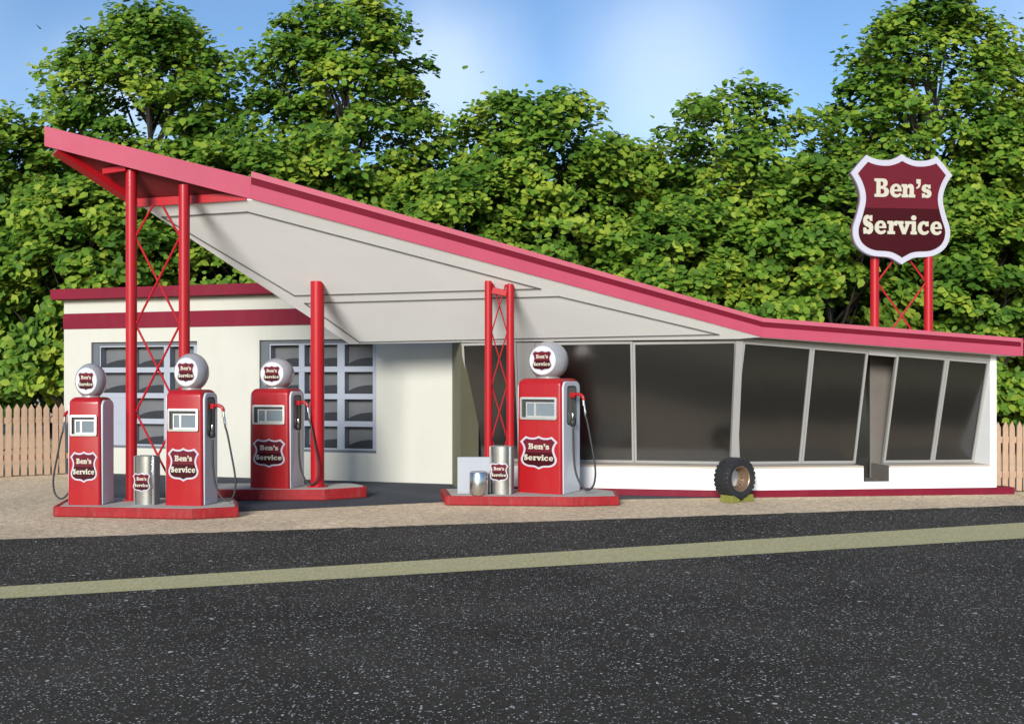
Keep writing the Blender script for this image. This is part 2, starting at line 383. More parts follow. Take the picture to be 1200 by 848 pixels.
ME_BORDER = plate(OUT, -T, 0).mesh('shield_border'); ME_BORDER.materials.append(M['shield_edge'])
ME_UP = plate(clip(INN, True), -T - 0.02, -T + 0.01).mesh('upper_field'); ME_UP.materials.append(M['shield_top'])
ME_LO = plate(clip(INN, False), -T - 0.017, -T + 0.01).mesh('lower_field'); ME_LO.materials.append(M['shield_low'])
def shield(name, parent, loc, sx, sz, sy=None, rz=0.0):
    """the sign emblem: border, two coloured fields and lettering"""
    sy = sy or (sx + sz) / 2
    b = link(name, ME_BORDER, None, parent); b.location = loc; b.rotation_euler = (0, 0, rz); b.scale = (sx, sy, sz)
    link('upper_field', ME_UP, None, b); link('lower_field', ME_LO, None, b)
    for me in ME_TXT:
        t = link('lettering', me, None, b); t.location = (0, -T - 0.025, 0)
    return b

# ------------------------------------------------------------------ ground, road, apron
def sheet(name, pts, z, m, label):
    o = MB().add([(p[0], p[1], z) for p in pts], [tuple(range(len(pts)))]).build(name, m)
    tag(o, label, None, kind='structure'); return o
sheet('gravel_ground', [(-400, -60), (400, -60), (400, 500), (-400, 500)], 0.0, M['gravel'], 'tan gravel ground round the service station')
e0, e1 = G(0, 632), G(1200, 592); ed = (e1 - e0).normalized(); en = Vector((ed.y, -ed.x, 0))
rr_ = random.Random(9)
edge = [e1 + ed * 150] + [e1 + ed * (8 - .11 * i) - en * rr_.gauss(0, .016) for i in range(int((e1 - e0).length / .11) + 145)] + [e0 - ed * 150]
sheet('road', [e0 - ed * 150 + en * 60, e1 + ed * 150 + en * 60] + edge, 0.004, M['asphalt'], 'dark speckled asphalt road in front of the station')
t0, t1, b0, b1 = G(0, 688), G(1200, 612.5), G(0, 702), G(1200, 631)
dd = ((t1 + b1) / 2 - (t0 + b0) / 2).normalized()
sheet('road_line', [t0 - dd * 60, b0 - dd * 60, b0, b1, b1 + dd * 60, t1 + dd * 60, t1, t0], 0.008, M['yellow'], 'worn yellow line painted along the dark road')
W0, W1 = G(75, 553), G(530, 567.2)                       # foot of the garage wing wall
wd = (W1 - W0).normalized(); wn = Vector((wd.y, -wd.x, 0))   # wn towards the camera
K = Vector((3.72, 16.80, 0)); L0 = Vector((-0.885, 17.62, 0))
sheet('asphalt_apron', [G(112, 552), G(108, 600), G(200, 604), G(268, 600), G(522, 588), G(640, 588), G(720, 585), K, L0, W1], 0.004, M['apron'], 'smooth dark grey apron under the canopy')

# ------------------------------------------------------------------ the station building
B = thing('service_station', 'white service station with pink roof edge, sloping canopy and slanted plate glass windows', 'building', (0, 18, 0))
BO = Vector((0, 18, 0))
def part(mb, name, m, parent=None, **kw):
    return mb.build(name, m, parent or B, org=BO, **kw)

# garage wing
Lw = (W1 - W0).length
def wp(k, n, z): return W0 + wd * k - wn * n + Vector((0, 0, z))   # k along the wall, n into the building
def kx(px, n=0.0):
    """distance along the garage wall of a photo column"""
    t = (px - CX) / F; o = W0 - wn * n
    return (t * o.y - o.x) / (wd.x - t * wd.y)
def zpy(px, py):
    p = W0 + wd * kx(px); return EYE + (HY - py) / F * p.y
WZ = 3.60
wins = [(kx(107), kx(231)), (kx(304), kx(441))]
wz0, wz1 = zpy(304, 528), zpy(304, 398.5)
wallm = MB()
TH = 0.22
def wbox(mb, k0, k1, z0, z1, n0=0.0, n1=TH):
    mb.hexa([wp(k0, n0, z0), wp(k1, n0, z0), wp(k1, n1, z0), wp(k0, n1, z0)], [wp(k0, n0, z1), wp(k1, n0, z1), wp(k1, n1, z1), wp(k0, n1, z1)]); return mb
ks = [0.0, wins[0][0], wins[0][1], wins[1][0], wins[1][1], Lw]
vs, fs = [], []
# front skin with two openings, as one mesh
for (a, b, z0, z1) in [(ks[0], ks[1], 0, WZ), (ks[1], ks[2], 0, wz0), (ks[1], ks[2], wz1, WZ), (ks[2], ks[3], 0, WZ), (ks[3], ks[4], 0, wz0), (ks[3], ks[4], wz1, WZ), (ks[4], ks[5], 0, WZ)]:
    wallm.add([wp(a, 0, z0), wp(b, 0, z0), wp(b, 0, z1), wp(a, 0, z1)], [(0, 1, 2, 3)])
for (a, b) in wins:
    for q in ([(a, 0, wz0), (a, .45, wz0), (a, .45, wz1), (a, 0, wz1)], [(b, 0, wz0), (b, .45, wz0), (b, .45, wz1), (b, 0, wz1)], [(a, 0, wz0), (b, 0, wz0), (b, .45, wz0), (a, .45, wz0)], [(a, 0, wz1), (b, 0, wz1), (b, .45, wz1), (a, .45, wz1)]):
        wallm.add([wp(*p) for p in q], [(0, 1, 2, 3)])
wallm.add([wp(0, 0, 0), wp(0, 7, 0), wp(0, 7, WZ), wp(0, 0, WZ)], [(0, 1, 2, 3)])
wallm.add([wp(0, 7, 0), wp(Lw, 7, 0), wp(Lw, 7, WZ), wp(0, 7, WZ)], [(0, 1, 2, 3)])
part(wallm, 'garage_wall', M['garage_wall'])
# the return at the right end of the garage wall
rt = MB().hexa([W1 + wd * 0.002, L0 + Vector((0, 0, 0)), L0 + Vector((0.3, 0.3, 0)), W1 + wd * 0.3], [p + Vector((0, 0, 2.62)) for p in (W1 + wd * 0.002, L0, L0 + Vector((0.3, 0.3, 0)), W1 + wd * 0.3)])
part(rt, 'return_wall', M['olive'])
# upper part of the end, above the low roof
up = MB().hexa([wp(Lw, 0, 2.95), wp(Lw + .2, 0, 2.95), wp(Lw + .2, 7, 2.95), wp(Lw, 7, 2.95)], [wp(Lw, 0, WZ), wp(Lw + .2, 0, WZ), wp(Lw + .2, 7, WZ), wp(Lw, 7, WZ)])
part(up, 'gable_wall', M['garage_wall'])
part(wbox(MB(), -0.006, Lw, 3.0, 3.32, -0.02, -0.002), 'wall_stripe', M['crimson'])
part(wbox(MB(), -0.16, Lw + 0.3, WZ + 0.004, 3.82, -0.22, 7.2), 'garage_roof', M['crimson'], bevel=0.01)

def garage_window(k0, k1, cols, solid):
    """charcoal casing, pale sash bars, dark bays with a rounded black shape imitating a reflection low in each bay"""
    z0, z1 = wz0, wz1
    fr = MB()
    cw = k1 - k0
    lx = cols[0][0] - 0.03                                   # left edge of the pale sash
    # casing: left reveal board, head and back
    wbox(fr, k0 + .002, lx, z0 + .002, z1 - .002, 0.06, 0.12)
    wbox(fr, lx, k1 - .002, z1 - 0.07, z1 - .002, 0.06, 0.12)
    wbox(fr, lx, k1 - .002, z0 + .002, z0 + 0.045, 0.06, 0.12)
    wbox(fr, k0 + .002, k1 - .002, z0 + .002, z1 - .002, 0.40, 0.44)
    f = part(fr, 'window', M['win_dark'])
    top, bot = z1 - 0.072, z0 + 0.047
    nrow = 4; bar = 0.105; rh = (top - bot - bar * 3 - 0.06) / nrow
    sash = MB()
    rows = []
    zt = top - 0.03
    for r in range(nrow):
        rows.append((zt - rh, zt)); zt -= rh + bar
    # horizontals
    xs0, xs1 = lx + .002, k1 - 0.004
    wbox(sash, xs0, xs1, rows[0][1], top, 0.07, 0.13)
    for r in range(3): wbox(sash, xs0, xs1, rows[r + 1][1], rows[r][0], 0.07, 0.24)
    wbox(sash, xs0, xs1, bot, rows[3][0], 0.07, 0.13)
    edges = [xs0] + [c for cc in cols for c in cc] + [xs1]
    for r in range(nrow):
        for i in range(0, len(edges), 2):
            wbox(sash, edges[i], edges[i + 1], rows[r][0] + .001, rows[r][1] - .001, 0.075, 0.235)
    for (c, r) in solid:
        wbox(sash, cols[c][0] - .001, cols[c][1] + .001, rows[r][0] - .002, rows[r][1] + .002, 0.078, 0.12)
    sob = part(sash, 'sash', M['win_blue'], f)
    for ci, (a, b) in enumerate(cols):
        for r, (ra, rb) in enumerate(rows):
            if (ci, r) in solid: continue
            w = b - a; h = rb - ra
            bay = wbox(MB(), a + .002, b - .002, ra + .001, rb - .001, 0.242, 0.262)
            part(bay, 'bay_back', M['recess'], f)
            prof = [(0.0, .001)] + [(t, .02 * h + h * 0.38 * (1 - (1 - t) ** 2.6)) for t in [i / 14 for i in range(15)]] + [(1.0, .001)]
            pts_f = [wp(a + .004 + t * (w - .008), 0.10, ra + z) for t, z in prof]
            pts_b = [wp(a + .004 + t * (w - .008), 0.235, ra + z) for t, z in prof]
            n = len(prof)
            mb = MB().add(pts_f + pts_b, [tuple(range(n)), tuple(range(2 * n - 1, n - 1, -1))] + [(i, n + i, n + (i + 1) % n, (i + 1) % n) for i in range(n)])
            part(mb, 'dark_reflection', M['hump'], f)  # solid shaped like a dark reflection in the pane, nothing stored there
c1 = [(kx(119, .1), kx(155, .1)), (kx(157.5, .1), kx(193, .1)), (kx(200, .1), kx(228, .1))]
garage_window(*wins[0], c1, {(0, 2), (0, 3)})
c2 = [(kx(318, .1), kx(351, .1)), (kx(357.5, .1), kx(396, .1)), (kx(404.5, .1), kx(437.5, .1))]
garage_window(*wins[1], c2, set())

# glazed wing: two facets meeting at K
Rr = G(1188, 578.5); rd = (Rr - K).normalized(); rn = Vector((rd.y, -rd.x, 0))
ld = (K - L0).normalized(); ln = Vector((ld.y, -ld.x, 0))
LEAN = 0.49
class Facet:
    def __init__(s, o, d, n): s.o, s.d, s.n = o, d, n
    def k(s, px, dep=0.0):
        t = (px - CX) / F; o = s.o - s.n * dep
        return (t * o.y - o.x) / (s.d.x - t * s.d.y)
    def p(s, k, dep, z): return s.o + s.d * k - s.n * dep + Vector((0, 0, z))
    def box(s, mb, k0, k1, z0, z1, d0, d1, skew=(0, 0)):
        c = lambda z: [s.p(k0, d0, z), s.p(k1, d0, z), s.p(k1 + skew[1], d1, z), s.p(k0 + skew[0], d1, z)]
        a0 = z0 if isinstance(z0, tuple) else (z0, z0); a1 = z1 if isinstance(z1, tuple) else (z1, z1)
        b = [s.p(k0, d0, a0[0]), s.p(k1, d0, a0[1]), s.p(k1 + skew[1], d1, a0[1]), s.p(k0 + skew[0], d1, a0[0])]
        t = [s.p(k0, d0, a1[0]), s.p(k1, d0, a1[1]), s.p(k1 + skew[1], d1, a1[1]), s.p(k0 + skew[0], d1, a1[0])]
        mb.hexa(b, t); return mb
FR = Facet(K, rd, rn); FL = Facet(L0, ld, ln)
LL = (K - L0).length
kend = FR.k(1167.5)
ang = math.acos(max(-1, min(1, ld.dot(rd)))) * (1 if ld.cross(rd).z > 0 else -1)
mit = math.tan(ang / 2)               # mitre shift per metre of depth at K
SILL = 0.47
def hz(px):                            # head height of the glass above the floor, falling to the right
    return 2.575 + (2.265 - 2.575) * (px - 875) / (1157 - 875)
def hzk(k): return 2.572 - 0.075 * k
# low walls
KD0, KD1 = FR.k(1012), FR.k(1042)
lw = MB()
FR.box(lw, 0.0, KD0, 0.11, SILL, 0.0, LEAN + .12, (-mit * (LEAN + .12), 0)); FR.box(lw, KD1, kend, 0.11, SILL, 0.0, LEAN + .12)
FR.box(lw, KD0, KD1, 0.11, 0.235, 0.0, LEAN + .6)
part(lw, 'front_wall', M['white_wall'])
part(FL.box(MB(), 0.02, LL, 0.11, SILL, 0.0, LEAN + .12, (0, mit * (LEAN + .12))), 'side_wall', M['white_wall'])
# wall kerb
kb = FR.box(MB(), 0.0, FR.k(1188), 0.0, 0.115, -0.03, 0.3); part(kb, 'wall_base', M['crimson'], bevel=.008)
part(FL.box(MB(), 0.02, LL, 0.0, 0.113, -0.03, 0.3), 'wall_base', M['crimson'], bevel=.008)
# end wall standing forward of the slanted glass
def roofz(k): return 2.617 + (2.326 - 2.617) * k / (FR.k(1197))
part(FR.box(MB(), FR.k(1160), kend, 0.117, roofz(kend) - .003, -0.006, 6.5), 'end_wall', M['white_wall'])
# sills
sl = FR.box(MB(), 0.0, KD0 - .003, SILL + .001, SILL + .03, -0.008, LEAN - .06, (-mit * LEAN, 0)); part(sl, 'sill', M['sill'])
part(FR.box(MB(), KD1 + .003, FR.k(1160) - .003, SILL + .001, SILL + .03, -0.008, LEAN - .06), 'sill', M['sill'])
part(FL.box(MB(), 0.03, LL, SILL + .001, SILL + .03, -0.008, LEAN - .06, (0, mit * LEAN)), 'sill', M['sill'])
def slant_window(fc, k0, k1, zt0, zt1, bs0=0.0, bs1=0.0):
    """one slanted light: four frame bars and a pane; foot set back by LEAN, head forward"""
    zb = SILL + 0.03
    def q(k, t, off=0.0):           # k 0..1 across, t 0..1 up
        kb_, kt_ = (k0 + bs0) + ((k1 + bs1) - (k0 + bs0)) * k, k0 + (k1 - k0) * k
        zt = zt0 + (zt1 - zt0) * k
        return fc.p(kb_ + (kt_ - kb_) * t, LEAN * (1 - t) + off, zb + (zt - zb) * t)
    w = k1 - k0; j = 0.04 / w; hgt = (zt0 + zt1) / 2 - zb; rb, rtp = 0.05 / hgt, 0.045 / hgt
    def slab(mb, a0, a1, t0, t1, f, bk):
        P = [(a0, t0), (a1, t0), (a1, t1), (a0, t1)]
        mb.hexa([q(*p, f) for p in P], [q(*p, bk) for p in P])
    fr = MB()
    slab(fr, 0.003 / w, j, 0.001, .999, -.02, .05); slab(fr, 1 - j, 1 - .003 / w, 0.001, .999, -.02, .05)
    slab(fr, j, 1 - j, 0.001, rb, -.015, .05); slab(fr, j, 1 - j, 1 - rtp, .999, -.015, .05)
    f = part(fr, 'window', M['frame_grey'])
    pn = MB(); slab(pn, j, 1 - j, rb, 1 - rtp, .012, .03); part(pn, 'pane', M['glass'], f)
mull = [(870.5, 952), (952, 1017.5), (1050.5, 1110), (1110, 1159.5)]
for a, b_ in mull:
    ka, kb2 = FR.k(a), FR.k(b_)
    slant_window(FR, ka, kb2, hzk(ka), hzk(kb2), bs0=(-mit * LEAN if a < 880 else 0))
lx = [(541, 605), (627, 741.5), (741.5, 866)]
for a, b_ in lx:
    ka, kb2 = FL.k(a), FL.k(b_); kb2 = min(kb2, LL - 0.03)
    slant_window(FL, ka, kb2, 2.56, 2.575, bs1=(mit * LEAN if b_ == 866 else 0))
# grey pier between the first two lights, as a leaning panel
pa, pb_ = FL.k(605) + .004, FL.k(627) - .004
pier = MB().hexa([FL.p(pa, LEAN - .02, SILL + .03), FL.p(pb_, LEAN - .02, SILL + .03), FL.p(pb_, LEAN + .06, SILL + .03), FL.p(pa, LEAN + .06, SILL + .03)],
                 [FL.p(pa, -.02, 2.56), FL.p(pb_, -.02, 2.56), FL.p(pb_, .06, 2.56), FL.p(pa, .06, 2.56)])
part(pier, 'pier_panel', M['frame_grey'])
# corner post at K (leaning out with the glass)
cp = MB(); cp.bar(K - (rn + ln).normalized() * LEAN + Vector((0, 0, SILL + .03)), K + Vector((0, 0, 2.575)), 0.12, 0.10, rd); part(cp, 'corner_post', M['frame_grey'])
# doorway: dark reveals and a plain grey brown leaf set upright behind the glass line
dep = LEAN + 0.16
dk0, dk1 = FR.k(1020, dep), FR.k(1052, dep)
dr = FR.box(MB(), dk0, dk1, 0.24, 2.36, dep, dep + .05)
do = part(dr, 'door', M['door'], bevel=.005)
rv = FR.box(MB(), FR.k(1003, dep) - .1, dk0 - .004, 0.24, 2.36, dep + .03, dep + .08); part(rv, 'sidelight', M['glass'])
rv2 = FR.box(MB(), KD1 + 0.0, KD1 + .05, 0.24, SILL, LEAN + .121, dep + .3); part(rv2, 'door_jamb', M['door'])
part(FR.box(MB(), KD1 - .014, KD1 - .002, .24, SILL + .032, -.004, LEAN + .12), 'door_jamb', M['door'])
part(FR.box(MB(), KD0 + .002, KD1 - .016, .2355, .242, .002, dep - .002), 'door_step', M['door'])
hd = FR.box(MB(), FR.k(1017.5) + .003, FR.k(1050.5) - .003, (hzk(FR.k(1017)) - .06, hzk(FR.k(1051)) - .06), (hzk(FR.k(1017)), hzk(FR.k(1051))), -.015, .06); part(hd, 'door_head', M['frame_grey'])
# head band above the glass up to the overhang
hb = FR.box(MB(), 0.0, FR.k(1160) - .003, (hzk(0) + .002, hzk(FR.k(1160)) + .002), (roofz(0) - .004, roofz(FR.k(1160)) - .004), -0.02, 0.08)
part(hb, 'head_band', M['frame_grey'])
part(FL.box(MB(), 0.02, LL, 2.578, 2.66, -0.0, 0.08), 'head_band', M['frame_grey'])
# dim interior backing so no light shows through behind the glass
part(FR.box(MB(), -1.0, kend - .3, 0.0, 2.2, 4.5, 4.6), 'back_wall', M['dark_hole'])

# roofs
Q2 = Vector((4.027, 16.55, 0)); OV = 0.30
fk1 = FR.k(1197, -OV)
def ro(k, d, z): return FR.p(k, d, z)
kq = (Q2 - K).dot(rd); dq = -(Q2 - K).dot(rn)
rf = MB()
def rz_(k): return 2.617 + (2.326 - 2.617) * (k - kq) / (fk1 - kq)
rf.hexa([ro(kq, dq + .03, rz_(kq)), ro(fk1 - .02, dq + .03, rz_(fk1)), ro(fk1 - .02, 7, rz_(fk1)), ro(kq, 7, rz_(kq))],
        [ro(kq, dq + .03, rz_(kq) + .27), ro(fk1 - .02, dq + .03, rz_(fk1) + .27), ro(fk1 - .02, 7, rz_(fk1) + .27), ro(kq, 7, rz_(kq) + .27)])
part(rf, 'roof', M['soffit'])
Q3, Q540, Q4, Q5, Q1 = CAN(866, 397), CAN(540, 401), CAN(410, 403), CAN(166, 242), CAN(297, 234)
rear = MB().prism([(Q3.x + .1, Q3.y + .02), (ro(kq - .01, 7, 0).x, ro(kq - .01, 7, 0).y), (Q540.x, 24.5), (Q540.x - .05, Q540.y + .02)], 2.63, 2.9)
part(rear, 'rear_roof', M['soffit'])
def band(name, m, p0, p1, n, b0, b1, t0, t1, d0, d1, parent=None, **kw):
    """strip along a roof edge: p0,p1 bottom line; b,t = fractions/heights above it at both ends; d0 front, d1 back offset"""
    up_ = Vector((0, 0, 1)); n = Vector(n)
    q = [p0 + up_ * b0 + n * d0, p1 + up_ * b1 + n * d0, p1 + up_ * b1 + n * d1, p0 + up_ * b0 + n * d1]
    r_ = [p0 + up_ * t0 + n * d0, p1 + up_ * t1 + n * d0, p1 + up_ * t1 + n * d1, p0 + up_ * t0 + n * d1]
    return part(MB().hexa(q, r_), name, m, parent, **kw)
def fascia(p0, p1, n, h0, h1):
    f = band('fascia', M['pink'], p0, p1, n, 0, 0, h0 * .52, h1 * .52, .0, -.05)
    band('fascia_groove', M['groove'], p0, p1, n, h0 * .522, h1 * .522, h0 * .78, h1 * .78, -.005, -.05, f)
    band('fascia_cap', M['pink_light'], p0, p1, n, h0 * .782, h1 * .782, h0, h1, .012, -.06, f)
fr0, fr1 = ro(kq, dq, 2.617), ro(fk1, dq, 2.326)
fascia(fr0, fr1, rn, 0.317, 0.295)
band('fascia_end', M['pink'], fr1 + rd * .002, ro(fk1 + .002, 7, 2.326), rd, .0, .0, .295, .295, .0, .04)

# canopy
Q2z = Vector((Q2.x, Q2.y, zs(Q2.x, Q2.y)))
cpoly = [Q1, Q2z, Q3, Q540, Q4, Q5]
can = MB().prism([(p.x, p.y) for p in cpoly], zs, lambda x, y: zs(x, y) + 0.26)
CANOPY = part(can, 'canopy', M['soffit'])
cf_d = (Q2z - Q1); cfn = Vector((cf_d.y, -cf_d.x, 0)).normalized()
fascia(Q1 - (Q2z - Q1).normalized() * 0.03 + cfn * .03, Q2z + cfn * .012, cfn, 0.405, 0.317)
strips = MB()
dn = Vector((PB, PC, -1)).normalized()
for poly in ([(190, 254), (290, 248), (633, 338), (345, 346)], [(357, 355), (655, 347), (842, 391.5), (421, 400.5)]):
    pts = [CAN(*p) + dn * .004 for p in poly]
    for i in range(4):
        a, b_ = pts[i], pts[(i + 1) % 4]; e = (b_ - a).normalized() * .011
        strips.bar(a - e, b_ + e, .022, .012, dn.cross(b_ - a))
part(strips, 'joint_strip', M['soffit_line'], CANOPY)
# open red wing tip beyond the white canopy
T1, T2 = CAN(52, 171), CAN(161, 242)
tip = MB().prism([(T1.x, T1.y), (Q1.x - .02, Q1.y), (Q5.x - .01, Q5.y), (T2.x, T2.y)], lambda x, y: zs(x, y) + .10, lambda x, y: zs(x, y) + .24)
TIP = part(tip, 'canopy_tip', M['maroon'])
tb = MB()
tb.bar(T1 + (T2 - T1) * .12 + Vector((0, 0, .05)), T2 + Vector((0, 0, .05)), .14, .12, (1, -.4, 0)); part(tb, 'edge_beam', M['post_red'], TIP)
part(MB().bar(T2 + Vector((0, 0, .045)), Q1 + (T2 - Q1) * .05 + Vector((0, .05, .055)), .14, .12, (0, 1, 0)), 'edge_beam', M['post_red'], TIP)
part(MB().bar(CAN(122, 206) + Vector((0, 0, .06)), CAN(148, 201) + Vector((0, 0.02, .05)), .08, .08, (0, 1, 0)), 'rib', M['post_red'], TIP)
q1f = Q1 - (Q2z - Q1).normalized() * 0.035
band('tip_fascia', M['pink'], T1, q1f, cfn, .0, .0, .285, .325, .0, -.05, TIP)

# ------------------------------------------------------------------ posts and lattice columns
def lattice(label, foot, pxs, Y, ztops, r, nodes, brace_r, beam=None, z0=0.0):
    base = Vector(((sum(pxs) / 2 - CX) / F * Y, Y, z0))
    t = thing('lattice_column', label, 'column', base)
    xs = [(p - CX) / F * Y - base.x for p in pxs]
    for x, zt in zip(xs, ztops):
        p = MB().tube([(x, 0, 0), (x, 0, zt - z0)], r, 20).build('post', M['post_red'], t, smooth=40)
        MB().tube([(x, 0, 0), (x, 0, .015)], r * 1.7, 20).build('foot_plate', M['post_red'], p, smooth=40)
    ia, ib = xs[0] + r * .8, xs[1] - r * .8
    for a, b_ in nodes:
        a, b_ = a - z0, b_ - z0
        MB().tube([(ia, -.012, a), (ib, -.012, b_)], brace_r, 8).build('brace', M['post_red'], t, smooth=40)
        MB().tube([(ia, .012, b_), (ib, .012, a)], brace_r, 8).build('brace', M['post_red'], t, smooth=40)
    if beam:
        MB().bar((xs[0] + r * .9, 0, beam[0] - z0), (xs[1] - r * .9, 0, beam[1] - z0), .1, .1, (0, 1, 0)).build('top_beam', M['post_red'], t, bevel=.006)
    return t
YA = 15.10
xa, xb = (154 - CX) / F * YA, (216 - CX) / F * YA
nd = [.16, 1.44, 2.73, 4.02, 5.2]
zmax = zs(xb, YA) - .02
brs = [(nd[i], nd[i + 1]) for i in range(3)]
lat = lattice('tall red lattice column rising from the left pump island to the pink canopy tip', None, (154, 216), YA, (zs(xa, YA) + .10, zs(xb, YA) - .01), .080, brs, .017, None, .152)
# the top bay is cut short by the roof: only the lower half of its cross
ct = lat.location
zc = 4.50 - .152
for sx in (-1, 1):
    x0 = (xa if sx < 0 else xb) - ct.x; x1 = (xa + xb) / 2 - ct.x + (xb - xa) * .03 * sx
    MB().tube([(x0 - sx * .06, .012 * sx, 4.02 - .152), (x1 + 0.04 * -sx * -1, .012 * sx, zc)], .017, 8).build('brace', M['post_red'], lat, smooth=40)
YD = 16.2
xd, xe = (572.5 - CX) / F * YD, (598 - CX) / F * YD
nz = [.16 + .84 * i for i in range(5)]
lattice('slim pair of red posts with cross bracing on the right pump island', None, (572.5, 598), YD, (zs(xd, YD) + .03, zs(xe, YD) + .03), .062, [(nz[i], nz[i + 1]) for i in range(4)], .011, (zs(xd, YD) - .12, zs(xe, YD) - .12), .152)
pc = Vector(((372 - CX) / F * 16.75, 16.75, .182))
tc_ = thing('support_post', 'single thick red canopy post behind the middle pump', 'post', pc)
MB().tube([(0, 0, 0), (0, 0, zs(pc.x, pc.y) - .182 + .05)], .112, 28).build('shaft', M['post_red'], tc_, smooth=40)
MB().tube([(0, 0, 0), (0, 0, .02)], .17, 28).build('foot_plate', M['post_red'], tc_, smooth=40)

# ------------------------------------------------------------------ pump islands
def island(label, pts, h):
    c = sum((Vector(p) for p in pts), Vector()) / len(pts)
    t = thing('pump_island', label, 'pump island', (c.x, c.y, 0), 0, 'red kerbed pump islands')
    poly = [(p[0] - c.x, p[1] - c.y) for p in pts]
    MB().prism(poly, 0.005, h).build('kerb', M['island_red'], t, bevel=.018)
    inn = [tuple(Vector(p) * .94) for p in poly]
    MB().prism(inn, h - .02, h + .003).build('slab_top', M['concrete'], t)
    return t
i1 = [G(62, 605.5), G(225, 609), G(280, 606), (-4.0, 14.95, 0), (-4.2, 15.45, 0), (-6.7, 15.45, 0)]
island('left pump island carrying two pumps and a steel bin', i1, .15)
i2 = [G(235, 586.5), G(380, 586.5), G(430, 583), (-2.42, 17.0, 0), (-2.7, 17.35, 0), (-5.1, 17.35, 0)]
island('middle pump island set back, with one pump and a thick post', i2, .18)
def at(px, Y): return Vector(((px - CX) / F * Y, Y, 0))
i3 = [at(521.5, 15.72), at(672, 15.55), at(726, 15.68), at(722, 16.4), at(700, 16.75), at(516, 16.75)]
island('right pump island with a pump, a steel bin and a pale cabinet', i3, .15)

